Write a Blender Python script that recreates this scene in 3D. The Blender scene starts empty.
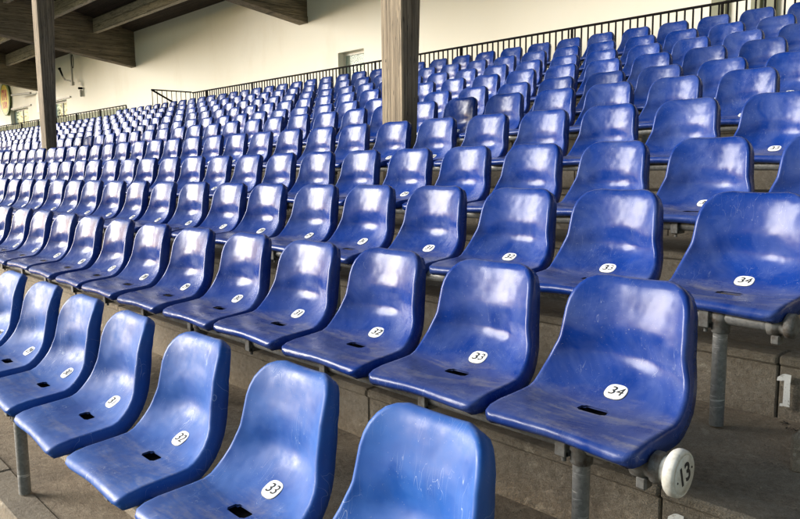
import bpy, math, random
from mathutils import Vector, Matrix
random.seed(7)
sc = bpy.context.scene
col = sc.collection

# ---------------------------------------------------------------- camera
CAM = Vector((1.01928, -1.73262, 0.60801))
Rv = Vector((0.67744159, 0.73551264, -0.00969843)); Uv = Vector((-0.08568865, 0.09200457, 0.99206482))
Fv = Vector((-0.73056851, 0.67123492, -0.12535281))
cd = bpy.data.cameras.new('camera'); cam = bpy.data.objects.new('camera', cd); col.objects.link(cam)
cam.matrix_world = Matrix(((Rv.x, Uv.x, -Fv.x, CAM.x), (Rv.y, Uv.y, -Fv.y, CAM.y), (Rv.z, Uv.z, -Fv.z, CAM.z), (0, 0, 0, 1)))
cd.sensor_width = 36; cd.lens = 36*734.55/800; cd.clip_start = 0.05; cd.clip_end = 3000
sc.camera = cam

# ---------------------------------------------------------------- sky, sun, exposure
SUN_AZ = math.atan2(-0.77, -0.64)      # direction towards the sun, clockwise from +Y
SUN_EL = math.radians(15)
w = bpy.data.worlds.new('World'); sc.world = w; w.use_nodes = True
nt = w.node_tree; bg = nt.nodes['Background']
sky = nt.nodes.new('ShaderNodeTexSky'); sky.sky_type = 'NISHITA'; sky.sun_disc = False
sky.sun_elevation = SUN_EL; sky.sun_rotation = SUN_AZ % (2*math.pi)
sky.air_density = 1.2; sky.dust_density = 1.6; sky.ozone_density = 0.6
nt.links.new(sky.outputs['Color'], bg.inputs['Color']); bg.inputs['Strength'].default_value = 0.085
sd = bpy.data.lights.new('sun', 'SUN'); sd.energy = 2.7; sd.angle = math.radians(30); sd.color = (1, 0.988, 0.97)
sun = bpy.data.objects.new('sun', sd); col.objects.link(sun)
sdir = Vector((math.sin(SUN_AZ)*math.cos(SUN_EL), math.cos(SUN_AZ)*math.cos(SUN_EL), math.sin(SUN_EL)))
sun.rotation_euler = sdir.to_track_quat('Z', 'Y').to_euler()
sc.view_settings.view_transform = 'Standard'; sc.view_settings.look = 'None'
sc.view_settings.gamma = 1; sc.view_settings.exposure = 1.38; sc.view_settings.use_curve_mapping = False

# ---------------------------------------------------------------- mesh helpers
class MB:
    def __init__(s): s.v = []; s.f = []; s.sm = []
    def add(s, vs, fs, smooth=False):
        o = len(s.v); s.v += [tuple(p) for p in vs]
        for f in fs: s.f.append(tuple(i+o for i in f)); s.sm.append(smooth)
        return s
    def box(s, x0, x1, y0, y1, z0, z1, b=0.0):
        if b <= 0:
            vs = [(x, y, z) for z in (z0, z1) for y in (y0, y1) for x in (x0, x1)]
            return s.add(vs, [(0,2,3,1),(4,5,7,6),(0,1,5,4),(2,6,7,3),(0,4,6,2),(1,3,7,5)])
        X = (x0, x1); Y = (y0, y1); Z = (z0, z1); vs = []; idx = {}
        for i in (0, 1):
            for j in (0, 1):
                for k in (0, 1):
                    sx, sy, sz = (b, -b)[i], (b, -b)[j], (b, -b)[k]
                    idx[i,j,k,'x'] = len(vs); vs.append((X[i], Y[j]+sy, Z[k]+sz))
                    idx[i,j,k,'y'] = len(vs); vs.append((X[i]+sx, Y[j], Z[k]+sz))
                    idx[i,j,k,'z'] = len(vs); vs.append((X[i]+sx, Y[j]+sy, Z[k]))
        fs = []; g = lambda i,j,k,a: idx[i,j,k,a]
        for q in (0, 1):
            fs.append((g(q,0,0,'x'), g(q,1,0,'x'), g(q,1,1,'x'), g(q,0,1,'x')))
            fs.append((g(0,q,0,'y'), g(1,q,0,'y'), g(1,q,1,'y'), g(0,q,1,'y')))
            fs.append((g(0,0,q,'z'), g(1,0,q,'z'), g(1,1,q,'z'), g(0,1,q,'z')))
        for a in (0, 1):
            for c in (0, 1):
                fs.append((g(a,c,0,'x'), g(a,c,1,'x'), g(a,c,1,'y'), g(a,c,0,'y')))
                fs.append((g(a,0,c,'x'), g(a,1,c,'x'), g(a,1,c,'z'), g(a,0,c,'z')))
                fs.append((g(0,a,c,'y'), g(1,a,c,'y'), g(1,a,c,'z'), g(0,a,c,'z')))
                for k in (0, 1): fs.append((g(a,c,k,'x'), g(a,c,k,'y'), g(a,c,k,'z')))
        # consistent winding: outward from centre
        ctr = Vector(((x0+x1)/2, (y0+y1)/2, (z0+z1)/2)); out = []
        for f in fs:
            p = [Vector(vs[i]) for i in f]; n = (p[1]-p[0]).cross(p[2]-p[0])
            m = sum(p, Vector())/len(p)
            out.append(f if n.dot(m-ctr) > 0 else f[::-1])
        return s.add(vs, out)
    def tube(s, a, b, r, n=12, r2=None, caps=True):
        a = Vector(a); b = Vector(b); d = (b-a).normalized(); r2 = r if r2 is None else r2
        t = Vector((0,0,1)) if abs(d.z) < .9 else Vector((1,0,0)); p = d.cross(t).normalized(); q = d.cross(p)
        vs = [a+(p*math.cos(2*math.pi*i/n)+q*math.sin(2*math.pi*i/n))*r for i in range(n)]
        vs += [b+(p*math.cos(2*math.pi*i/n)+q*math.sin(2*math.pi*i/n))*r2 for i in range(n)]
        s.add(vs, [(i, (i+1) % n, n+(i+1) % n, n+i)[::-1] for i in range(n)], True)
        if caps: s.add(vs, [tuple(range(n)), tuple(range(2*n-1, n-1, -1))])
        return s
    def lathe(s, o, axis, prof, n=24):
        o = Vector(o); d = Vector(axis).normalized(); t = Vector((0,0,1)) if abs(d.z) < .9 else Vector((1,0,0))
        p = d.cross(t).normalized(); q = d.cross(p); vs = []
        for (r, h) in prof:
            vs += [o+d*h+(p*math.cos(2*math.pi*i/n)+q*math.sin(2*math.pi*i/n))*r for i in range(n)]
        fs = []
        for k in range(len(prof)-1):
            for i in range(n): fs.append((k*n+i, (k+1)*n+i, (k+1)*n+(i+1) % n, k*n+(i+1) % n))
        s.add(vs, fs, True)
        return s.add(vs, [tuple(range(n)), tuple(range(len(vs)-1, len(vs)-n-1, -1))])
    def mesh(s, name, mat=None):
        m = bpy.data.meshes.new(name); m.from_pydata(s.v, [], s.f)
        m.polygons.foreach_set('use_smooth', s.sm)
        if mat: m.materials.append(mat)
        m.update(); return m
    def build(s, name, mat=None, parent=None):
        o = bpy.data.objects.new(name, s.mesh(name, mat)); col.objects.link(o); o.parent = parent; return o

def tag(o, label=None, cat=None, group=None, kind=None):
    if label: o['label'] = label
    if cat: o['category'] = cat
    if group: o['group'] = group
    if kind: o['kind'] = kind
    return o
def empty(name, loc=(0,0,0)):
    o = bpy.data.objects.new(name, None); o.empty_display_size = .1; col.objects.link(o); o.location = loc; return o
def link(name, me, parent=None, loc=None):
    o = bpy.data.objects.new(name, me); col.objects.link(o); o.parent = parent
    if loc is not None: o.location = loc
    return o
def text_mesh(name, body, size, mat, shear=0.0, extrude=0.0005, offset=0.0, sx=1.0):
    c = bpy.data.curves.new(name, 'FONT'); c.body = body; c.size = size; c.align_x = 'CENTER'; c.align_y = 'CENTER'
    c.shear = shear; c.extrude = extrude; c.offset = offset; c.resolution_u = 3
    o = bpy.data.objects.new(name, c); col.objects.link(o)
    dg = bpy.context.evaluated_depsgraph_get(); dg.update()
    m = bpy.data.meshes.new_from_object(o.evaluated_get(dg)); m.name = name
    for v in m.vertices: v.co.x *= sx
    m.materials.clear(); m.materials.append(mat)
    bpy.data.objects.remove(o); return m

# ---------------------------------------------------------------- materials
class NT:
    def __init__(s, name):
        s.m = bpy.data.materials.new(name); s.m.use_nodes = True; s.n = s.m.node_tree.nodes; s.l = s.m.node_tree.links
        s.b = s.n['Principled BSDF']; s.tc = s.n.new('ShaderNodeTexCoord'); s.vec = s.tc.outputs['Object']
    def node(s, t, **k):
        x = s.n.new(t)
        for a, v in k.items():
            if isinstance(v, bpy.types.NodeSocket): s.l.new(v, x.inputs[a])
            elif a in x.inputs.keys(): x.inputs[a].default_value = v
            else: setattr(x, a, v)
        return x
    def mapping(s, scale=(1,1,1), vec=None, loc=None):
        m = s.node('ShaderNodeMapping'); m.inputs['Scale'].default_value = scale; s.l.new(vec or s.vec, m.inputs['Vector'])
        if loc is not None: s.l.new(loc, m.inputs['Location'])
        return m.outputs[0]
    def noise(s, scale, detail=4, rough=.55, vec=None, dist=0.0):
        n = s.node('ShaderNodeTexNoise'); n.inputs['Scale'].default_value = scale; n.inputs['Detail'].default_value = detail
        n.inputs['Roughness'].default_value = rough; n.inputs['Distortion'].default_value = dist
        s.l.new(vec or s.vec, n.inputs['Vector']); return n.outputs['Fac']
    def ramp(s, fac, stops):
        r = s.node('ShaderNodeValToRGB'); s.l.new(fac, r.inputs[0]); e = r.color_ramp.elements
        while len(e) < len(stops): e.new(.5)
        for i, (p, c) in enumerate(stops):
            e[i].position = p; e[i].color = (c, c, c, 1) if isinstance(c, (int, float)) else (*c, 1)
        return r.outputs[0]
    def mix(s, fac, a, b, mode='MIX'):
        x = s.node('ShaderNodeMix', data_type='RGBA', blend_type=mode)
        for sock, v in ((x.inputs[0], fac), (x.inputs[6], a), (x.inputs[7], b)):
            if isinstance(v, bpy.types.NodeSocket): s.l.new(v, sock)
            elif sock == x.inputs[0]: sock.default_value = v
            else: sock.default_value = (*v, 1)
        return x.outputs[2]
    def math(s, op, a, b=0.0, c=None):
        x = s.node('ShaderNodeMath', operation=op)
        for i, v in enumerate((a, b, c)):
            if v is None: continue
            if isinstance(v, bpy.types.NodeSocket): s.l.new(v, x.inputs[i])
            else: x.inputs[i].default_value = v
        return x.outputs[0]
    def bump(s, h, strength=.3, dist=.01):
        b = s.node('ShaderNodeBump'); b.inputs['Strength'].default_value = strength; b.inputs['Distance'].default_value = dist
        s.l.new(h, b.inputs['Height']); s.l.new(b.outputs[0], s.b.inputs['Normal']); return b
    def set(s, **k):
        for a, v in k.items():
            a = a.replace('_', ' ')
            if isinstance(v, bpy.types.NodeSocket): s.l.new(v, s.b.inputs[a])
            elif isinstance(v, tuple): s.b.inputs[a].default_value = (*v, 1)
            else: s.b.inputs[a].default_value = v
        return s.m

def plastic(name, c0, c1, rough, dust, scratch, spec=.3, sheen_film=0.0):
    t = NT(name); oi = t.node('ShaderNodeObjectInfo')
    off = t.node('ShaderNodeCombineXYZ'); m9 = t.math('MULTIPLY', oi.outputs['Random'], 37.0)
    t.l.new(m9, off.inputs[0]); t.l.new(m9, off.inputs[1])
    v = t.mapping(loc=off.outputs[0])
    base = t.mix(t.ramp(t.noise(7, 4, .6, v), [(.3, 0.0), (.72, 1.0)]), c0, c1)
    base = t.mix(t.math('MULTIPLY', oi.outputs['Random'], .25), base, tuple(x*.75 for x in c0))
    geo = t.node('ShaderNodeNewGeometry'); sp = t.node('ShaderNodeSeparateXYZ'); t.l.new(geo.outputs['Normal'], sp.inputs[0])
    up = t.ramp(sp.outputs[2], [(.8, 0.0), (.97, 1.0)])
    # dust lies in sweeps on the level pan
    vs = t.mapping((2.2, 9, 6), v)
    dn = t.ramp(t.noise(2.4, 7, .7, vs, .5), [(.42, 0.0), (.78, 1.0)])
    fine = t.ramp(t.noise(90, 3, .6, v), [(.35, .55), (.7, 1.0)])
    dm = t.math('MULTIPLY', t.math('MULTIPLY', dn, up), fine)
    thin = t.math('MULTIPLY', up, .13*dust)
    dm = t.math('MAXIMUM', t.math('MULTIPLY', dm, dust), thin)
    base = t.mix(dm, base, (.34, .31, .27))
    if sheen_film:  # cloudy faded film, with the sky's pale sheen painted into the base colour
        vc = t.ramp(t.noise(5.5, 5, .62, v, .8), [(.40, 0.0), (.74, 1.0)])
        base = t.mix(t.math('MULTIPLY', vc, sheen_film), base, (.19, .24, .40))
    # specks
    spk = t.ramp(t.noise(210, 2, .5, v), [(.70, 0.0), (.74, 1.0)])
    base = t.mix(t.math('MULTIPLY', spk, .25), base, (.42, .42, .42))
    # hairline scratches: thin iso-lines of stretched noise
    def hair(scale, vec, wd):
        n = t.noise(scale, 1.5, .4, vec, .3)
        a = t.math('ABSOLUTE', t.math('SUBTRACT', n, .5))
        return t.math('LESS_THAN', a, wd)
    va = t.node('ShaderNodeMapping'); va.inputs['Rotation'].default_value = (0, .7, .5); va.inputs['Scale'].default_value = (16, 5, 2.2); t.l.new(v, va.inputs[0])
    vb = t.node('ShaderNodeMapping'); vb.inputs['Rotation'].default_value = (.3, -.5, 0); vb.inputs['Scale'].default_value = (13, 5, 2.5); t.l.new(v, vb.inputs[0])
    h = t.math('MAXIMUM', hair(3.2, va.outputs[0], .0022), hair(2.7, vb.outputs[0], .0022))
    h = t.math('MULTIPLY', h, t.ramp(t.noise(9, 2, .5, v), [(.5, 0.0), (.6, 1.0)]))
    base = t.mix(t.math('MULTIPLY', h, scratch), base, (.55, .62, .72))
    rg = t.ramp(t.noise(14, 5, .65, v), [(.3, rough*.75), (.75, rough*1.5)])
    rgh = t.math('ADD', rg, t.math('MULTIPLY', dm, .45))
    hgt = t.math('ADD', t.math('ADD', t.noise(9, 2, .5, v), t.math('MULTIPLY', t.noise(20, 1, .5, v, .3), .09)), t.math('MULTIPLY', t.noise(420, 2, .5, v), .010))
    t.bump(hgt, .42, .013)
    return t.set(Base_Color=base, Roughness=rgh, IOR=1.5, Specular_IOR_Level=spec)

M = {}
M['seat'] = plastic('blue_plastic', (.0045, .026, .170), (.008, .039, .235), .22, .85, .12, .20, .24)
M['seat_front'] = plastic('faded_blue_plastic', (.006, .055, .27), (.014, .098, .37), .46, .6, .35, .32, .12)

def conc(name, c0, c1, c2, sc_=1.0, bump=.5, rough=.9, stretch=(1,1,1), stain=(.05,.04,.03), stain_lo=.56):
    t = NT(name); v = t.mapping(stretch)
    a = t.noise(2.2*sc_, 6, .65, v); b = t.noise(38*sc_, 6, .7, v); c = t.noise(.9*sc_, 5, .6, v, .6)
    base = t.mix(t.ramp(a, [(.3, 0.0), (.7, 1.0)]), c0, c1)
    base = t.mix(t.ramp(b, [(.35, 0.0), (.68, .75)]), base, c2)
    base = t.mix(t.ramp(c, [(stain_lo, 0.0), (stain_lo+.16, .8)]), base, stain)
    spots = t.ramp(t.noise(150*sc_, 2, .5, v), [(.66, 0.0), (.71, .6)])
    base = t.mix(spots, base, tuple(x*.25 for x in c0))
    pit = t.ramp(t.noise(320*sc_, 3, .6, v), [(.30, 0.0), (.55, 1.0)])
    base = t.mix(t.math('MULTIPLY', t.math('SUBTRACT', 1.0, pit), .55), base, tuple(x*.4 for x in c1))
    lite = t.ramp(t.noise(5*sc_, 6, .75, v, .8), [(.58, 0.0), (.68, .6)]); base = t.mix(lite, base, tuple(min(1, x*1.5) for x in c2))
    t.bump(t.math('ADD', t.math('ADD', t.math('MULTIPLY', a, .5), b), t.math('MULTIPLY', pit, .25)), bump, .010)
    return t.set(Base_Color=base, Roughness=rough)
M['tread'] = conc('tread_concrete', (.42, .33, .23), (.13, .094, .062), (.48, .40, .29), 1.0, 1.0, stain_lo=.53)
M['riser'] = conc('riser_concrete', (.38, .315, .23), (.17, .135, .095), (.45, .395, .31), 1.3, 1.0, stain=(.09,.072,.052), stain_lo=.54)
M['soil'] = conc('damp_dirt', (.03, .026, .02), (.05, .042, .03), (.02, .02, .015), 3)

def timber(name, c0, c1, grain, board=None, baxis=2):
    """board-marked concrete / weathered wood: streaks run along the coordinate with the small scale"""
    t = NT(name); v = t.mapping(grain)
    g = t.noise(1.0, 7, .7, v, .25); g2 = t.noise(3.4, 4, .6, v); big = t.noise(.8, 5, .6)
    base = t.mix(t.ramp(g, [(.32, 0.0), (.68, 1.0)]), c0, c1)
    base = t.mix(t.ramp(g2, [(.52, 0.0), (.66, .7)]), base, tuple(x*.35 for x in c0))
    base = t.mix(t.ramp(big, [(.45, 0.0), (.75, .55)]), base, tuple(x*.45 for x in c1))
    h = t.math('ADD', g, t.math('MULTIPLY', g2, .5))
    if board:
        sp = t.node('ShaderNodeSeparateXYZ'); t.l.new(t.vec, sp.inputs[0])
        fr = t.math('FRACT', t.math('MULTIPLY', sp.outputs[baxis], 1/board))
        gap = t.math('LESS_THAN', fr, .07)
        base = t.mix(t.math('MULTIPLY', gap, .7), base, tuple(x*.2 for x in c0))
        h = t.math('SUBTRACT', h, t.math('MULTIPLY', gap, .8))
    vk = t.mapping(tuple(x*.35 for x in grain)); kn = t.noise(3.0, 3, .5, vk, 1.2)
    base = t.mix(t.ramp(kn, [(.60, 0.0), (.68, .75)]), base, tuple(x*.22 for x in c0))
    crk = t.math('LESS_THAN', t.math('ABSOLUTE', t.math('SUBTRACT', t.noise(1.7, 2, .4, v), .5)), .012)
    base = t.mix(t.math('MULTIPLY', crk, .8), base, tuple(x*.15 for x in c0)); h = t.math('SUBTRACT', h, t.math('MULTIPLY', crk, .7))
    t.bump(h, 1.0, .012)
    return t.set(Base_Color=base, Roughness=.85)
M['column'] = timber('board_marked_column', (.40, .325, .225), (.13, .10, .066), (26, 26, .8), .09, 1)
M['beam'] = timber('board_marked_beam', (.38, .32, .22), (.15, .122, .08), (9, .7, 20), .16, 2)
M['purlin'] = timber('pale_board_marked_beam', (.66, .60, .47), (.5, .44, .34), (.8, 9, 18), .2, 2)
M['deck'] = timber('dark_roof_boards', (.075, .055, .038), (.042, .03, .02), (.6, 14, 6), .14, 1)

t = NT('cream_render'); a = t.noise(.6, 5, .6); b = t.noise(24, 5, .7)
vs = t.mapping((1, 1, .35)); st = t.noise(1.1, 6, .65, vs)
base = t.mix(t.ramp(a, [(.3, 0.0), (.75, 1.0)]), (.92, .91, .83), (.91, .89, .79))
base = t.mix(t.ramp(st, [(.55, 0.0), (.8, .22)]), base, (.60, .53, .38))
t.bump(b, .25, .006); M['wall'] = t.set(Base_Color=base, Roughness=.9)
t = NT('grey_paint'); M['frame'] = t.set(Base_Color=t.mix(t.noise(20, 4), (.34, .34, .30), (.42, .41, .37)), Roughness=.5)
t = NT('white_frame_paint'); M['wframe'] = t.set(Base_Color=t.mix(t.noise(20, 4), (.66, .65, .58), (.74, .73, .66)), Roughness=.5)
t = NT('olive_frame_paint'); M['oframe'] = t.set(Base_Color=t.mix(t.noise(14, 4), (.20, .22, .15), (.27, .28, .2)), Roughness=.6)
t = NT('window_glass'); M['glass'] = t.set(Base_Color=(.85, .92, .88), Roughness=.03, Transmission_Weight=.92, IOR=1.1)
t = NT('smoked_panel'); M['panel'] = t.set(Base_Color=t.mix(t.noise(3, 4), (.38, .42, .33), (.30, .34, .27)), Roughness=.25, Transmission_Weight=.35, IOR=1.1)
t = NT('black_iron_paint'); n = t.noise(60, 4); M['iron'] = t.set(Base_Color=t.mix(t.ramp(n, [(.5, 0.0), (.7, 1.0)]), (.004, .004, .005), (.014, .011, .009)), Roughness=.8, Specular_IOR_Level=.1)
# galvanised steel with spangles
t = NT('galvanised_steel'); vo = t.node('ShaderNodeTexVoronoi'); vo.inputs['Scale'].default_value = 110; t.l.new(t.vec, vo.inputs['Vector'])
g = t.ramp(vo.outputs['Color'], [(.1, 0.0), (.9, 1.0)]); n = t.noise(12, 6, .7)
base = t.mix(g, (.16, .163, .16), (.25, .253, .245)); base = t.mix(t.ramp(n, [(.5, 0.0), (.72, .8)]), base, (.17, .165, .15))
vx = t.mapping((6, 6, 60)); sm = t.ramp(t.noise(2, 4, .6, vx), [(.62, 0.0), (.68, .7)]); base = t.mix(sm, base, (.62, .62, .6))
t.bump(n, .2, .003); M['galv'] = t.set(Base_Color=base, Roughness=.5, Metallic=.35)
t = NT('rusty_cast_iron'); n = t.noise(30, 5, .7); M['cast'] = t.set(Base_Color=t.mix(t.ramp(n, [(.42, 0.0), (.66, 1.0)]), (.15, .15, .14), (.06, .045, .033)), Roughness=.7, Metallic=.2)
t.bump(n, .5, .004)
t = NT('white_enamel'); n = t.noise(60, 5, .7); M['white'] = t.set(Base_Color=t.mix(t.ramp(n, [(.45, 0.0), (.7, .6)]), (.74, .72, .64), (.40, .36, .28)), Roughness=.35)
t = NT('disc_plastic'); oi = t.node('ShaderNodeObjectInfo'); n = t.noise(160, 4, .7); M['disc'] = t.set(Base_Color=t.mix(t.ramp(n, [(.5, 0.0), (.8, .5)]), (.82, .82, .79), (.5, .48, .44)), Roughness=.4)
t = NT('black_print'); M['ink'] = t.set(Base_Color=t.mix(t.noise(300, 2), (.012, .012, .014), (.03, .03, .03)), Roughness=.5)
t = NT('stencil_paint'); n = t.noise(70, 5, .75)
M['stencil'] = t.set(Base_Color=t.mix(t.ramp(n, [(.56, 0.0), (.64, .8)]), (.80, .79, .74), (.34, .30, .24)), Roughness=.7); t.bump(n, .4, .003)
t = NT('white_sky_backing'); M['sky_backing'] = t.set(Base_Color=t.mix(t.noise(3, 3), (.85, .84, .78), (.8, .79, .72)), Roughness=.8, Transmission_Weight=.3)
t = NT('sticker'); M['sticker'] = t.set(Base_Color=t.mix(t.noise(50, 2), (.8, .8, .8), (.72, .72, .70)), Roughness=.5)
t = NT('sign_green'); M['sgreen'] = t.set(Base_Color=t.mix(t.noise(9, 3), (.16, .25, .07), (.22, .30, .1)), Roughness=.5)
t = NT('sign_yellow'); M['syellow'] = t.set(Base_Color=t.mix(t.noise(9, 3), (.80, .62, .06), (.86, .70, .12)), Roughness=.5)
t = NT('sign_red'); M['sred'] = t.set(Base_Color=t.mix(t.noise(9, 3), (.60, .07, .03), (.68, .11, .05)), Roughness=.5)
t = NT('pitch_grass'); M['grass'] = t.set(Base_Color=t.mix(t.noise(.3, 6), (.05, .09, .025), (.08, .12, .04)), Roughness=.9)
t = NT('leaf'); oi = t.node('ShaderNodeNewGeometry'); M['leaf'] = t.set(Base_Color=t.mix(t.noise(2.5, 4), (.05, .10, .02), (.12, .17, .045)), Roughness=.6)
t = NT('bark'); M['bark'] = t.set(Base_Color=t.mix(t.noise(12, 5), (.09, .07, .05), (.05, .04, .03)), Roughness=.9)

# ---------------------------------------------------------------- row geometry
PITCH, DEP = 0.5, 0.77
RDZ = {3: .03, 4: .035, 5: -.015, 6: -.025, 7: -.05, 8: -.065, 9: -.07}
def rz(k): return .2087*k + .0028*k*k + RDZ.get(k, 0)          # height of the number disc of row k
def ry(k): return DEP*k + (.04 if k == 4 else 0)
def tread(k): return rz(k) - .235
def riser(k): return ry(k) + .015
XL, XR = -46.0, 22.0
KMAX = 9

# ---------------------------------------------------------------- ground and terrace
g = MB().box(-900, 900, -1500, 900, -2.6, -2.2).build('ground', M['grass']); tag(g, kind='structure')
ter = MB(); ris = MB()
JOINT = 1.2
for k in range(-2, KMAX+1):
    zt = tread(k); zb = tread(k-1) if k > -2 else -2.2
    y0 = riser(k) if k > -2 else -1.06
    y1 = riser(k+1) if k < KMAX else 9.6
    # tread slab behind the kerb blocks
    ter.box(XL, XR, y0+.118, y1+.02, zt-.12, zt-.004)
    x = .12 + JOINT*18
    while x > XL:
        x2 = x - JOINT; j = random.uniform(-.0025, .0025)
        ris.box(x2+.003, x-.003, y0+.012+j, y0+.125+j, zb-.02, zt-.034, .004)
        ris.box(x2+.002, x-.002, y0+j, y0+.12+j, zt-.033, zt+j*.6, .007)
        x = x2
if True:
    # lower walkway in front of the first row
    pth = MB().box(XL, XR, -4.2, -1.045, tread(-2)-.5, tread(-2)-.30)
    tag(pth.build('path', M['soil']), kind='structure')
o = ter.build('terrace', M['tread']); tag(o, kind='structure')
o = ris.build('terrace_risers', M['riser']); tag(o, kind='structure')

# half-height step blocks in the aisle right of the seats
for k in range(-1, 5):
    b = MB().box(.31, 1.5, riser(k+1)-.41, riser(k+1)-.004, tread(k)-.01, tread(k)+.105, .01).build('step_block', M['riser'])
    tag(b, ['grey concrete half step below the edge of the frame', 'grey concrete half step on the tread beside the white end cap',
            'concrete half step at the right of the third row', 'concrete half step beside the fourth row',
            'concrete half step beside the fifth row', 'concrete half step beside the sixth row'][k+1], 'step', 'half steps up the aisle')
# painted row numbers on the risers
for k, s, x in ((1, '14', .200), (0, '13', .225)):
    g4 = text_mesh('row_number', s[1], .150, M['stencil'], extrude=.0008, offset=.0045, sx=1.05)
    mb = MB().add([(v.co.x+.044, v.co.y, v.co.z) for v in g4.vertices], [tuple(p.vertices) for p in g4.polygons])
    for pts in ([(-.056,-.054),(-.034,-.054),(-.036,.020),(-.034,.054),(-.052,.055),(-.055,.030)], [(-.060,.030),(-.055,.032),(-.052,.0551),(-.060,.053),(-.076,.040),(-.078,.028)], [(-.066,-.056),(-.0563,-.056),(-.0563,-.046),(-.064,-.047)]):
        n_ = len(pts)
        mb.add([(a, b, -.0008) for a, b in pts] + [(a, b, .0008) for a, b in pts], [tuple(range(n_, 2*n_)), tuple(range(n_-1, -1, -1))] + [(q, (q+1) % n_, n_+(q+1) % n_, n_+q) for q in range(n_)])
    m = mb.mesh('row_number', M['stencil'])
    o = link('painted_number', m, None, (x, riser(k)-.0045 - .0, tread(k)-.11)); o.rotation_euler = (math.pi/2, 0, 0)
    tag(o, 'white stencilled number %s %s' % (s, 'on the riser behind the free standing leg' if k == 1 else 'low on the riser under the white end cap'), 'painted number')

# ---------------------------------------------------------------- seat shell
ST = [(-.276,-.047,.180,-.002,.034),(-.273,-.041,.201,-.001,.035),(-.263,-.035,.211,.0,.036),(-.242,-.031,.216,.002,.040),
      (-.205,-.030,.217,.006,.044),(-.155,-.032,.217,.011,.047),(-.124,-.0325,.217,.014,.049),(-.108,-.0325,.217,.015,.050),(-.101,-.0325,.217,.016,.050),
      (-.078,-.031,.217,.017,.050),(-.071,-.030,.217,.018,.050),(-.050,-.0250,.216,.022,.050),(-.025,-.0145,.215,.030,.050),
      (.0,.0005,.213,.038,.050),(.025,.018,.210,.048,.050),(.047,.040,.207,.056,.050),(.062,.064,.204,.060,.051),(.070,.090,.201,.059,.052),
      (.073,.115,.199,.056,.052),(.074,.142,.197,.052,.052),(.075,.170,.195,.047,.050),(.076,.197,.192,.043,.048),(.078,.222,.188,.036,.046),
      (.081,.243,.180,.029,.042),(.085,.261,.168,.021,.039),(.089,.276,.151,.014,.037),(.095,.287,.128,.008,.034),(.103,.294,.100,.004,.032)]
US = [0, .08, .152, .200, .3, .43, .56, .68, .79, .88, .94, .98, 1.0]
US = [-u for u in US[:0:-1]] + US
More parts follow.
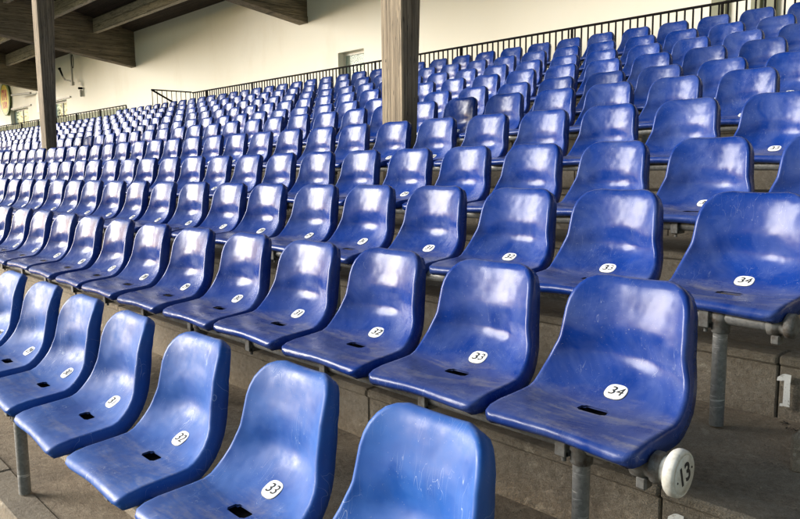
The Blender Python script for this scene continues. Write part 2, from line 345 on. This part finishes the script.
def seat_mesh(name, mat, zs=1.0, xs=1.0):
    nu, nv = len(US), len(ST)
    tan = []
    for i in range(nv):
        a = ST[max(0, i-1)]; b = ST[min(nv-1, i+1)]; d = Vector((0, b[0]-a[0], b[1]-a[1])).normalized(); tan.append(d)
    P = []
    for i, (y, z, wd, c, fl) in enumerate(ST):
        n = Vector((0, -tan[i].z, tan[i].y))
        # pan bowls gently, front edge drops at the corners, back wraps forward
        for u in US:
            a = abs(u)
            wd2 = wd*(.985 if z < 0 and y < 0 else .985-.075*min(1, max(z, 0)/.12)); p = Vector((u*wd2-.011, y, z)) + n*c*(a**2.4)
            if y < -.19 and i < 6:
                k = min(1, (-.19-y)/.09); p.z += k*.003*(math.cos(a*math.pi)) ; p.y += k*.004*(1-a**2)
            if z > .03:      # lumbar swell and hip dimples of the moulding
                wv = (1-a**3)*(.005*math.exp(-((z-.075)/.022)**2) - .0105*math.exp(-((z-.158)/.042)**2)); p.y += wv
                p.y -= .006*math.exp(-((z-.11)/.035)**2)*math.exp(-((a-.70)/.16)**2)
            P.append(p)
    V = P[:]; F = []
    names = {}
    for i in range(nv-1):
        for j in range(nu-1):
            um = (US[j]+US[j+1])/2; y = (ST[i][0]+ST[i+1][0])/2
            if (-.1005 < y < -.0785 and abs(um) < .20) or (-.107 < y < -.0715 and abs(um) < .155): continue
            F.append((i*nu+j, i*nu+j+1, (i+1)*nu+j+1, (i+1)*nu+j))
    # round the slot corners
    for i, sgn in ((8, -1), (9, 1)):
        for u in (.152, -.152):
            j = US.index(u); V[i*nu+j] = V[i*nu+j] + Vector((math.copysign(.004, u), sgn*.003, 0))
    # boundary loop, anticlockwise seen from the front/top
    loop = [(0, j) for j in range(nu)] + [(i, nu-1) for i in range(1, nv)] + [(nv-1, j) for j in range(nu-2, -1, -1)] + [(i, 0) for i in range(nv-2, 0, -1)]
    L = len(loop); prev = [i*nu+j for i, j in loop]
    def dirs():
        out = []
        for q, (i, j) in enumerate(loop):
            a = P[loop[q-1][0]*nu+loop[q-1][1]]; b = P[loop[(q+1) % L][0]*nu+loop[(q+1) % L][1]]
            e = (b-a).normalized(); n = Vector((0, -tan[i].z, tan[i].y)); o = e.cross(n).normalized(); out.append((o, n, ST[i][4]))
        return out
    D = dirs()
    for (oo, bb) in ((.0048, .0008), (.0090, .0028), (.0118, .0062), (.0134, .0108), (.0140, .0165), (.0144, .5), (.0148, 1.0)):
        ring = []
        for q, (i, j) in enumerate(loop):
            o, n, fl = D[q]; back = bb if bb < .03 else fl*bb
            ring.append(len(V)); V.append(P[i*nu+j] + o*oo - n*back)
        for q in range(L): F.append((prev[q], ring[q], ring[(q+1) % L], prev[(q+1) % L]))
        prev = ring
    # inner thickness: a returned lip and a back skin
    ring = []
    for q, (i, j) in enumerate(loop):
        o, n, fl = D[q]; ring.append(len(V)); V.append(P[i*nu+j] + o*.0105 - n*(fl-.0005))
    for q in range(L): F.append((prev[q], ring[q], ring[(q+1) % L], prev[(q+1) % L]))
    prev = ring; ring = []
    for q, (i, j) in enumerate(loop):
        o, n, fl = D[q]; ring.append(len(V)); V.append(P[i*nu+j] - n*.005)
    for q in range(L): F.append((prev[q], ring[q], ring[(q+1) % L], prev[(q+1) % L]))
    # back skin
    off = len(V); key = {}
    for i in range(nv):
        n = Vector((0, -tan[i].z, tan[i].y))
        for j in range(nu):
            V.append(P[i*nu+j] - n*.0055)
    for i in range(nv-1):
        for j in range(nu-1):
            um = (US[j]+US[j+1])/2; y = (ST[i][0]+ST[i+1][0])/2
            if (-.1005 < y < -.0785 and abs(um) < .20) or (-.107 < y < -.0715 and abs(um) < .155): continue
            a, b, c, d = i*nu+j, i*nu+j+1, (i+1)*nu+j+1, (i+1)*nu+j
            F.append((off+d, off+c, off+b, off+a))
    Z = []
    for v in V:
        v = Vector(v)
        if zs != 1 and v.z > .03: v.z = .03 + (v.z-.03)*zs
        v.x *= xs
        Z.append(v)
    mb = MB().add(Z, F, True)
    return mb.mesh(name, mat)
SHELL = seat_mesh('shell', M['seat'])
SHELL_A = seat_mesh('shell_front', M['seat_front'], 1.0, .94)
PLATE = MB().box(-.11, .11, -.16, -.02, -.066, -.050, .004).mesh('slot_blackout', M['iron'])  # black plate added below the pan so the slot reads dark
# low version for the merged far seats is not needed: same mesh data is joined there
# number disc: rounded octagon lying on the pan
def disc_mesh():
    mb = MB(); n = 28; t = .0022; tilt = Matrix.Rotation(math.radians(31.5), 3, 'X'); prof = [(1, 0), (1, .7), (.955, 1)]
    vs = []
    for s, h in prof:
        for i in range(n):
            a = 2*math.pi*i/n; ca, sa = math.cos(a), math.sin(a); e = .75
            p = Vector((.0315*s*math.copysign(abs(ca)**e, ca), .0265*s*math.copysign(abs(sa)**e, sa), t*h)); vs.append(tilt @ p + Vector((0, 0, .0012)))
    fs = []
    for k in range(2):
        for i in range(n): fs.append((k*n+i, k*n+(i+1) % n, (k+1)*n+(i+1) % n, (k+1)*n+i))
    fs.append(tuple(range(2*n, 3*n)))
    return mb.add(vs, fs).mesh('number_disc', M['disc'])
DISC = disc_mesh(); DIGITS = {}
SHADOW_RING = DISC.copy(); SHADOW_RING.name = 'rim'  # black ring added as the shadow line round each disc
for v in SHADOW_RING.vertices: v.co = v.co*1.055 - Vector((0, -.0006, .0011))
SHADOW_RING.materials.clear(); SHADOW_RING.materials.append(M['ink'])
def digits(n):
    if n not in DIGITS: DIGITS[n] = text_mesh('number', str(n), .041, M['ink'], shear=.18, extrude=.0003, offset=-.0001, sx=1.08)
    return DIGITS[n]
STICK = MB().box(-.027, .027, -.0015, .0, -.023, .023).mesh('sticker', M['sticker'])

def depth(x, y, z): return (Vector((x, y, z)) - CAM).dot(Fv)
def px(x, y, z):
    d = Vector((x, y, z)) - CAM; zz = d.dot(Fv); return 400+734.55*d.dot(Rv)/zz, 259.5-734.55*d.dot(Uv)/zz
SPAN = {-1: (34, 27), 0: (34, 22), 1: (34, 15), 2: (34, 9), 3: (33, 3), 4: (32, 0), 5: (32, -10), 6: (31, -16), 7: (31, -22), 8: (30, -29), 9: (30, -7)}
ORD = ['first', 'second', 'third', 'fourth', 'fifth', 'sixth', 'seventh', 'eighth', 'ninth', 'tenth', 'eleventh']
def ordinal(n):
    if n <= 10: return ORD[n-1]
    if 10 < n % 100 < 14: return '%dth' % n
    return '%d%s' % (n, {1: 'st', 2: 'nd', 3: 'rd'}.get(n % 10, 'th'))
spots = []
for k, (hi, lo) in SPAN.items():
    for n in range(hi, lo-1, -1):
        x, y, z = (n-34)*PITCH, ry(k), rz(k)
        spots.append((depth(x, y, z), k, n, hi))
spots.sort()
far = MB(); tmpV = [v.co.copy() for v in SHELL.vertices]; tmpF = [tuple(p.vertices) for p in SHELL.polygons]
for q, (dp, k, n, hi) in enumerate(spots):
    x, y, z = (n-34)*PITCH, ry(k), rz(k)
    rot = random.gauss(0, .019); dy = random.gauss(0, .006)
    if q >= 300:
        c, s = math.cos(rot), math.sin(rot)
        far.add([(x+v.x*c-v.y*s, y+dy+v.x*s+v.y*c, z+v.z) for v in tmpV], tmpF, True); continue
    row = ORD[k+1]; grp = 'blue shell seats in rows on the terrace'
    i = hi - n + 1
    if k <= 1:
        look = 'faded light blue seat' if k == -1 else 'glossy blue seat'
        lab = '%s, %s from the right end of the %s, numbered %d' % (look, ordinal(i), ('front row', 'row capped 13', 'row above riser 14')[k+1], n)
        if k == -1 and n == 34: lab = 'faded light blue seat cut by the bottom edge, rightmost of the front row'
    else:
        lab = 'glossy blue seat, %s from the right in the %s row from the front' % (ordinal(i), row)
    near = dp < 11.5
    if k == -1: x -= .018
    if near:
        t = empty('stadium_seat', (x, y+dy, z)); t.rotation_euler = (random.gauss(0, .013), random.gauss(0, .008), rot)
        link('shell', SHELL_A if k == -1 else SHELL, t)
        link('slot_blackout', PLATE, t)
        dd = link('number_disc', DISC, t); dd.rotation_euler = (0, 0, random.gauss(0, .05))
        if dp < 6.5: link('rim', SHADOW_RING, dd)
        if n >= 1 and dp < 8:
            nn = link('number', digits(n), dd, (0, -.0016, .0040)); nn.rotation_euler = (math.radians(31.5), 0, random.gauss(0, .06))
    else:
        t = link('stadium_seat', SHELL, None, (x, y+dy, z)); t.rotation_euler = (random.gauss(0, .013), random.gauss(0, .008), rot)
    tag(t, lab, 'seat', grp)
    if k == 6 and 14 <= n <= 24:
        if near: st = link('sticker', STICK, t, (.01, .079, .235))
        else: st = link('sticker', STICK, t, (.01, .079, .235))
        st['label'] = 'small square white sticker'
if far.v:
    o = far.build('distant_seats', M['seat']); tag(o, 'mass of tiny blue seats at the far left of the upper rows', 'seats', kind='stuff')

# ---------------------------------------------------------------- seat rails: pipe, legs, brackets, end cap
for k, (hi, lo) in SPAN.items():
    y, z = ry(k)-.20, rz(k)-.085
    t = empty('seat_rail', (.05, y, tread(k-1))); B = Vector(t.location)
    def part(mb, nm, mat, par=t):
        o = mb.build(nm, mat, par)
        if par is t: o.matrix_parent_inverse = Matrix.Translation(-B)
        return o
    xr = .235 if hi == 34 else .235
    xl = (lo-34)*PITCH - .3
    part(MB().tube((xl, y, z), (xr, y, z), .025, 14), 'pipe', M['galv'])
    n = 34
    while n >= lo:
        if n <= hi and not (k == 4 and abs((n-34)*PITCH+3.83) < .6):
            lx = (n-34)*PITCH + .02
            lg = MB().tube((lx, y, tread(k-1)+.004), (lx, y, z-.024), .0225, 16)
            lg = part(lg, 'leg', M['galv'])
            if k < 5:
                c = MB().lathe((lx, y, z-.052), (0,0,1), [(.0265, 0), (.029, .004), (.029, .034), (.033, .038), (.033, .062), (.02, .07)], 14)
                part(c, 'collar', M['cast'])
                part(MB().lathe((lx-.05, y, z), (1,0,0), [(.027,0),(.031,.003),(.031,.03),(.027,.034)], 14), 'pipe_clamp', M['cast'])
        n -= 4
    if k <= 2:
        for n in range(hi, lo-1, -1):
            cx = (n-34)*PITCH
            mb = MB()
            if True:
                bx = cx - .02
                mb.box(bx-.02, bx+.02, y-.034, y+.17, z+.008, z+.018, .002)
                mb.box(bx-.016, bx+.016, y-.038, y-.022, z-.036, z+.022, .002)
                mb.box(bx-.016, bx+.016, y-.034, y+.03, z-.038, z-.022, .002)
                mb.tube((bx, y-.018, z-.052), (bx, y-.018, z-.03), .0065, 8)
            part(mb, 'bracket', M['cast'])
    if k <= 2:
        # cast fitting at the open end
        part(MB().lathe((.165, y, z), (1,0,0), [(.028,0),(.036,.004),(.036,.03),(.030,.036),(.030,.05),(.038,.054),(.038,.075),(.026,.08)], 18), 'end_fitting', M['cast'])
        part(MB().box(.178, .205, y-.018, y+.018, z-.062, z-.03, .005), 'clamp_lug', M['cast'])
    if k == 0:
        cap = part(MB().lathe((.238, y, z), (1,0,0), [(.030,0),(.032,.003),(.032,.012),(.042,.018),(.051,.022),(.0550,.028),(.0560,.036),(.0550,.043),(.052,.048),(.046,.0505),(.0458,.0499),(.0448,.0499),(.0446,.0507),(.02,.0512)], 36), 'end_cap', M['white'])
        m = text_mesh('cap_number', '13', .064, M['ink'], shear=.0, extrude=.0004, offset=.0012, sx=.86)
        o = link('number', m, cap); o.matrix_parent_inverse = Matrix.Identity(4)
        o.matrix_world = Matrix.Translation((0,0,0)); o.rotation_euler = (Matrix.Rotation(math.radians(17), 3, 'X') @ Matrix.Rotation(math.pi/2, 3, 'Z') @ Matrix.Rotation(math.pi/2, 3, 'X')).to_euler(); o.location = (.2896, y, z)
        dots = MB()
        for s in (-1, 1):
            dots.lathe((.2892, y+s*.034*math.cos(.3), z+s*.034*math.sin(.3)), (1,0,0), [(.0028, 0), (.0028, .0008)], 8)
        dts = dots.build('number', M['ink'], cap)
    labs = ['front row of faded seats', 'row of seats with the white end cap',
            'third row of seats above the riser painted 14']
    lb = 'steel pipe rail under the ' + (labs[k+1] if k <= 1 else '%s seat row from the front' % ORD[k+1])
    tag(t, lb, 'seat rail', 'galvanised rails carrying the seats')

# ---------------------------------------------------------------- small grit on the treads
gm = MB()
for q in range(420):
    k = random.choice([-1, -1, 0, 0, 0, 1]); x = random.uniform(-3.4, 1.3) if k < 1 else random.uniform(-1, 1.2)
    y0 = riser(k) if k > -1 else -1.0; y = random.uniform(y0+.03, riser(k+1)-.01) if random.random() < .5 else riser(k+1)-abs(random.gauss(0, .05))-.008
    r = random.uniform(.0015, .0045) * (1.6 if random.random() < .08 else 1); z = tread(k)-.004
    vs = [(x+r*random.uniform(.6,1.2)*math.cos(a), y+r*random.uniform(.6,1.2)*math.sin(a), z) for a in (0,1.25,2.5,3.8,5)] + [(x, y, z+r)]
    gm.add(vs, [(0,1,5),(1,2,5),(2,3,5),(3,4,5),(4,0,5)])
tag(gm.build('grit', M['riser']), 'pale grit and crumbs of mortar lying on the concrete treads', 'grit', kind='stuff')
dm = MB()
for q in range(130):
    k = random.choice([0, 0, -1]); x = random.uniform(-3, 1.2) if k < 0 else random.gauss(.38, .14)
    y = riser(k+1) - abs(random.gauss(0, .045)) - .01; z = tread(k)-.003; r = random.uniform(.003, .009)
    a0 = random.uniform(0, 6.28)
    vs = [(x+r*math.cos(a0), y+r*math.sin(a0), z+.001), (x-r*.5*math.sin(a0), y+r*.5*math.cos(a0), z+r*.5), (x-r*math.cos(a0), y-r*math.sin(a0), z+.001), (x+r*.5*math.sin(a0), y-r*.5*math.cos(a0), z+r*.2)]
    dm.add(vs, [(0,1,2,3)])
tag(dm.build('leaf_litter', M['soil']), 'dark crumbs of leaf litter and soil in the tread corners', 'litter', kind='stuff')

# ---------------------------------------------------------------- back wall with openings
WY = 8.45; WT = .26; ZT = 5.3; ZB = 1.2
OPEN = [(-36.6, -33.95, 2.2, 3.34), (-31.0, -29.08, 2.2, 3.32), (-12.0, -11.12, 2.2, 3.08)]
wl = MB(); x = XL
for (a, b, z0, z1) in OPEN:
    wl.box(x, a, WY, WY+WT, ZB, ZT); wl.box(a, b, WY, WY+WT, ZB, z0); wl.box(a, b, WY, WY+WT, z1, ZT); x = b
wl.box(x, XR, WY, WY+WT, ZB, ZT)
wall = empty('back_wall', (-20, WY, ZB)); wb = Matrix.Translation((20, -WY, -ZB))
def wpart(mb, nm, mat, par=wall):
    o = mb.build(nm, mat, par); o.matrix_parent_inverse = wb if par is wall else Matrix.Identity(4); return o
wpart(wl, 'wall_panel', M['wall'])
for q, (a, b, z0, z1) in enumerate(OPEN):
    fm = MB(); mt = M['wframe'] if q == 2 else M['frame']; y0, y1 = WY+.15, WY+.20; s = .06
    fm.box(a, a+s, y0, y1, z0, z1); fm.box(b-s, b, y0, y1, z0, z1); fm.box(a+s, b-s, y0, y1, z1-s, z1); fm.box(a+s, b-s, y0, y1, z0, z0+s)
    if q in (0, 1): fm.box((a+b)/2-.03, (a+b)/2+.03, y0, y1, z0+s, z1-s)
    if q == 3:
        for xx in (-3.14, -2.6): fm.box(xx-.05, xx+.05, y0-.06, y1, z0+s, z1-s)
    f = wpart(fm, 'window_frame', M['oframe'] if q == 3 else mt)
    wpart(MB().box(a+s, b-s, WY+.172, WY+.178, z0+s, z1-s), 'pane', M['glass'], f)
    if q == 2: wpart(MB().box(a+s, b-s, WY+.205, WY+.215, z0+s, z1-s), 'sky_backing', M['sky_backing'], f)  # white sheet added behind the glass in place of overexposed sky
    if q < 2: wpart(MB().box(a-.35, b+.5, WY-.05, WY, z1+.03, z1+.09), 'lintel_strip', M['frame'])
wpart(MB().box(XL, XR, WY-.012, WY, 1.6, 2.02), 'skirting', M['frame'])
tag(wall, 'cream rendered wall behind the top row with small windows', 'wall')

for (a, b, dd_, lb) in ((-3.70, -3.50, .07, 'flat grey green post on the cream wall, left of the pair at the upper right'), (-3.16, -3.04, .10, 'olive post on the cream wall at the upper right corner'), (-2.98, -2.86, .06, 'green tinted post at the right of the upper right pair')):
    tag(MB().box(a, b, WY-dd_, WY-.002, 1.9, 4.6, .006).build('wall_post', M['oframe']), lb, 'wall post', 'posts on the wall at upper right')
# ---------------------------------------------------------------- roof, beams, purlins, columns
def deck(y): return 4.97 + .22*(WY-y)
YF = 0.6
def slab(y0, y1, off0, off1, x0, x1):
    z = [deck(y0), deck(y1)]
    vs = [(x0,y0,z[0]+off0),(x1,y0,z[0]+off0),(x1,y1,z[1]+off0),(x0,y1,z[1]+off0),(x0,y0,z[0]+off1),(x1,y0,z[0]+off1),(x1,y1,z[1]+off1),(x0,y1,z[1]+off1)]
    return vs, [(3,2,1,0),(4,5,6,7),(0,1,5,4),(1,2,6,5),(2,3,7,6),(3,0,4,7)]
r = MB(); r.add(*slab(YF-.3, WY+.5, 0, .16, XL, XR)); ro = r.build('stand_roof', M['deck'])
tag(ro, 'dark boarded roof deck sloping down to the cream wall', 'roof')
BX = [5.57, -3.83, -13.25, -22.69, -32.1, -41.5]
BL = ['out of frame beam above the right edge', 'concrete beam above the nearer column', 'dark board marked beam ending on the wall at upper middle',
      'large board marked beam crossing behind the farther column', 'short dark beam at the far left edge below the large one', 'farthest beam beyond the left edge']
def bbot(y): return 3.87 + .150*(WY-y)
for bx, lb in zip(BX, BL):
    mb = MB(); x0, x1 = bx-.15, bx+.15; y0, y1 = YF, WY-.003
    lip = .02
    vs = [(x0,y0,bbot(y0)),(x1,y0,bbot(y0)),(x1,y1,bbot(y1)),(x0,y1,bbot(y1)),(x0,y0,deck(y0)-.002),(x1,y0,deck(y0)-.002),(x1,y1,deck(y1)-.002),(x0,y1,deck(y1)-.002)]
    mb.add(vs, [(3,2,1,0),(4,5,6,7),(0,1,5,4),(1,2,6,5),(2,3,7,6),(3,0,4,7)])
    # drip ledge along the lower edge
    for xx0, xx1 in ((x1, x1+lip), (x0-lip, x0)):
        vs = [(xx0,y0,bbot(y0)+.0),(xx1,y0,bbot(y0)+.0),(xx1,y1,bbot(y1)+.0),(xx0,y1,bbot(y1)+.0),(xx0,y0,bbot(y0)+.15),(xx1,y0,bbot(y0)+.14),(xx1,y1,bbot(y1)+.14),(xx0,y1,bbot(y1)+.15)]
        mb.add(vs, [(3,2,1,0),(4,5,6,7),(0,1,5,4),(1,2,6,5),(2,3,7,6),(3,0,4,7)])
    tag(mb.build('roof_beam', M['beam']), lb, 'roof beam', 'main beams of the stand roof')
PY = [7.23-1.25*i for i in range(8)]
for j in range(len(BX)-1):
    x1, x0 = BX[j]-.153, BX[j+1]+.153
    for i, y in enumerate(PY):
        zt = deck(y)-.02; zb_ = zt-.43
        if y < 1: continue
        o = MB().box(x0, x1, y-.07, y+.07, zb_, zt+.0, .008).build('roof_joist', M['purlin'])
        bay = ['above the right edge of the photo', 'between the nearer column and upper middle beam', 'between the upper middle and large beams',
               'in the bay left of the large beam', 'in the farthest bay at the left'][j]
        tag(o, '%s joist from the wall %s' % (ORD[i], bay), 'roof joist', 'pale joists under the roof deck')
for bx, lb in ((-3.83, 'tall board marked concrete column in the upper middle of the photo'), (-13.25, 'narrower looking concrete column at the left under the dark beams'),
               (5.57, 'column outside the right edge'), (-22.69, 'column outside the left edge')):
    if bx > 0 or bx < -20: continue
    x0, x1 = bx-.14, bx+.14; z0 = tread(3)-.0; z1 = bbot(2.8)+.05; y0 = 2.645
    yb0 = y0+.155; yb1 = y0+.155+.045*(z1-z0)
    c = .012; vs = []
    for z, yb in ((z0, yb0), (z1, yb1)):
        vs += [(x0+c,y0,z),(x1-c,y0,z),(x1,y0+c,z),(x1,yb-c,z),(x1-c,yb,z),(x0+c,yb,z),(x0,yb-c,z),(x0,y0+c,z)]
    mb = MB().add(vs, [(i, (i+1) % 8, 8+(i+1) % 8, 8+i) for i in range(8)] + [tuple(range(7, -1, -1)), tuple(range(8, 16))])
    o = mb.build('concrete_column', M['column']); tag(o, lb, 'column', 'columns carrying the roof')
# low conduit clip on the wall near the nearer beam
# ---------------------------------------------------------------- railings
def railing(name, x0, x1, y, ztop, zbot, lab, panel=False, step=.111, ypost=2.2):
    t = empty(name, (x1, y, zbot)); inv = Matrix.Translation((-x1, -y, -zbot))
    def p(mb, nm, mat):
        o = mb.build(nm, mat, t); o.matrix_parent_inverse = inv; return o
    p(MB().box(x0, x1, y-.018, y+.018, ztop-.03, ztop, .006), 'top_rail', M['iron'])
    p(MB().box(x0, x1, y-.010, y+.010, zbot+.05, zbot+.07), 'bottom_rail', M['iron'])
    x = x1
    while x > x0-.01:
        p(MB().box(x-.014, x+.014, y-.014, y+.014, zbot-.06, ztop-.03), 'post', M['iron']); x -= ypost
    if panel:
        p(MB().box(x0, x1, y+.020, y+.026, zbot+.03, ztop-.05), 'infill_panel', M['panel'])
    x = x1 - step; rest = MB(); cnt = 0
    while x > x0+.02:
        mb = MB().box(x-.009, x+.009, y-.009, y+.009, zbot+.07, ztop-.03)
        if cnt < 95 and not panel: p(mb, 'baluster', M['iron'])
        else: rest.add(mb.v, mb.f)
        cnt += 1; x -= step
    if rest.v:
        o = p(rest, 'baluster', M['iron']); o['kind'] = 'stuff'
    tag(t, lab, 'railing'); return t, inv
rt, rinv = railing('railing', -17.17, 1.2, 7.62, 2.60, 1.93, 'long black iron railing with upright bars behind the top row of seats')
# return leg that comes forward at the stair head, with the sloping handrail below it
mb = MB().box(-17.19, -17.15, 6.50, 7.60, 2.585, 2.615, .005); o = mb.build('return_rail', M['iron'], rt); o.matrix_parent_inverse = rinv
mb = MB()
for i in range(9):
    yy = 6.52+i*.13; mb.tube((-17.17, yy, 1.9), (-17.17, yy, 2.59), .010, 6)
o = mb.build('return_bars', M['iron'], rt); o.matrix_parent_inverse = rinv
mb = MB().tube((-17.17, 6.50, 2.60), (-17.17, 7.3, 2.20), .024, 8); o = mb.build('stair_handrail', M['iron'], rt); o.matrix_parent_inverse = rinv
railing('railing', -44.0, -20.1, 7.05, 2.45, 1.75, 'pale panelled railing at the left where the top row ends', True, .24, 2.0)

# ---------------------------------------------------------------- things on the wall
t = empty('round_sign', (-36.95, WY-.06, 3.9)); si = Matrix.Identity(4)
link('sign_border', MB().lathe((0, .0, 0), (0, -1, 0), [(.74, 0), (.76, .02), (.76, .04), (.74, .05)], 40).mesh('sign_border', M['sgreen']), t)
link('sign_face', MB().lathe((0, -.052, 0), (0, -1, 0), [(.63, 0), (.63, .006)], 40).mesh('sign_face', M['syellow']), t)
mb = MB()
for (a, b, c, d) in ((-.36,-.26,-.05,.42),(-.26,-.12,.30,.42),(-.12,-.02,-.05,.42),(.08,.18,.05,.40),(.18,.32,.14,.24),(.26,.36,-.08,.40),
                     (-.34,-.24,-.44,-.14),(-.24,-.08,-.44,-.34),(-.10,.0,-.36,-.12),(.06,.16,-.46,-.14),(.16,.30,-.24,-.14),(.24,.33,-.42,-.20)):
    mb.box(a, b, -.066, -.060, c, d)
link('sign_marks', mb.mesh('sign_marks', M['sred']), t)
tag(t, 'round yellow sign with red marks and green rim at the left edge', 'sign')

t = empty('loudspeaker_pole', (-27.6, 8.2, 3.75)); 
link('pole', MB().tube((0, 0, 0), (0, 0, 1.25), .035, 10).mesh('pole', M['frame']), t)
rg_ = MB()
for i in range(18):
    a, b = 2*math.pi*i/18, 2*math.pi*(i+1)/18
    rg_.tube((.20+.10*math.cos(a), -.03, .80+.24*math.sin(a)), (.20+.10*math.cos(b), -.03, .80+.24*math.sin(b)), .014, 6, caps=False)
link('cable_loop', rg_.mesh('cable_loop', M['iron']), t)
link('arm', MB().tube((0, 0, .10), (-.45, -.1, .18), .025, 8).tube((-.45, -.1, .18), (-.62, -.14, .34), .03, 8).mesh('arm', M['frame']), t)
link('horn', MB().lathe((-.58, -.13, .30), (-.55, -.1, .85), [(.02, 0), (.03, .1), (.04, .35), (.06, .4)], 12).mesh('horn', M['iron']), t)
link('junction_box', MB().box(-.04, .12, -.07, .03, -.05, .08, .01).mesh('junction_box', M['frame']), t)
tag(t, 'thin grey pole hung from the beam with cable loop and hooked arm', 'pole')
t = empty('wall_lamp', (-27.3, WY-.02, 3.55))
link('lamp_body', MB().box(-.05, .05, -.10, 0, -.26, -.02, .02).mesh('lamp_body', M['frame']), t)
link('lamp_hood', MB().box(-.07, .05, -.14, 0, 0, .08, .02).mesh('lamp_hood', M['iron']), t)
tag(t, 'small dark wall lamp below the hanging pole', 'lamp')
t = MB().tube((-34.6, 8.0, 3.87), (-32.6, 8.2, 3.82), .045, 8).build('tube_lamp', M['frame']); tag(t, 'thin grey strip lamp beneath the far left beam', 'lamp')
t = MB().box(-32.5, -32.2, WY-.08, WY-.002, 3.0, 4.0, .01).build('wall_panel_box', M['wframe']); tag(t, 'pale upright box on the wall left of the farther column', 'wall box')

# ---------------------------------------------------------------- trees beyond the wall, seen through the windows
def tree(loc, h, r, lab, seed):
    rnd = random.Random(seed); t = empty('broadleaf_tree', loc)
    mb = MB().tube((0, 0, 0), (.1, .05, h*.6), .16, 8, .08)
    for i in range(6):
        a = rnd.uniform(0, 6.28); mb.tube((.08, .03, h*rnd.uniform(.35, .58)), (r*.7*math.cos(a), r*.7*math.sin(a), h*rnd.uniform(.65, .9)), .05, 6, .02)
    link('trunk', mb.mesh('trunk', M['bark']), t)
    cr = MB()
    for c in range(46):
        cx, cy, cz = (rnd.gauss(0, r*.45) for _ in range(3)); cz = cz*.9 + h*.72
        for i in range(42):
            p = Vector((cx+rnd.gauss(0, .28), cy+rnd.gauss(0, .28), cz+rnd.gauss(0, .25))); s = rnd.uniform(.05, .11)
            u = Vector((rnd.gauss(0,1), rnd.gauss(0,1), rnd.gauss(0,1))).normalized(); v = u.orthogonal().normalized()
            cr.add([p-u*s, p+v*s*.5, p+u*s, p-v*s*.5], [(0,1,2,3)])
    link('crown', cr.mesh('crown', M['leaf']), t)
    tag(t, lab, 'tree', 'trees behind the stand')
for i, (x, y, h, r, lab) in enumerate(((-44, 13, 6.6, 2.3, 'leafy green tree seen through the far left window'), (-40.5, 15, 7.0, 2.0, 'tree behind the right half of the far left window'),
                                      (-37.5, 13, 6.3, 2.0, 'green tree seen through the window beside the farther column'))):
    tree((x, y, -2.2), h, r, lab, 31+i)
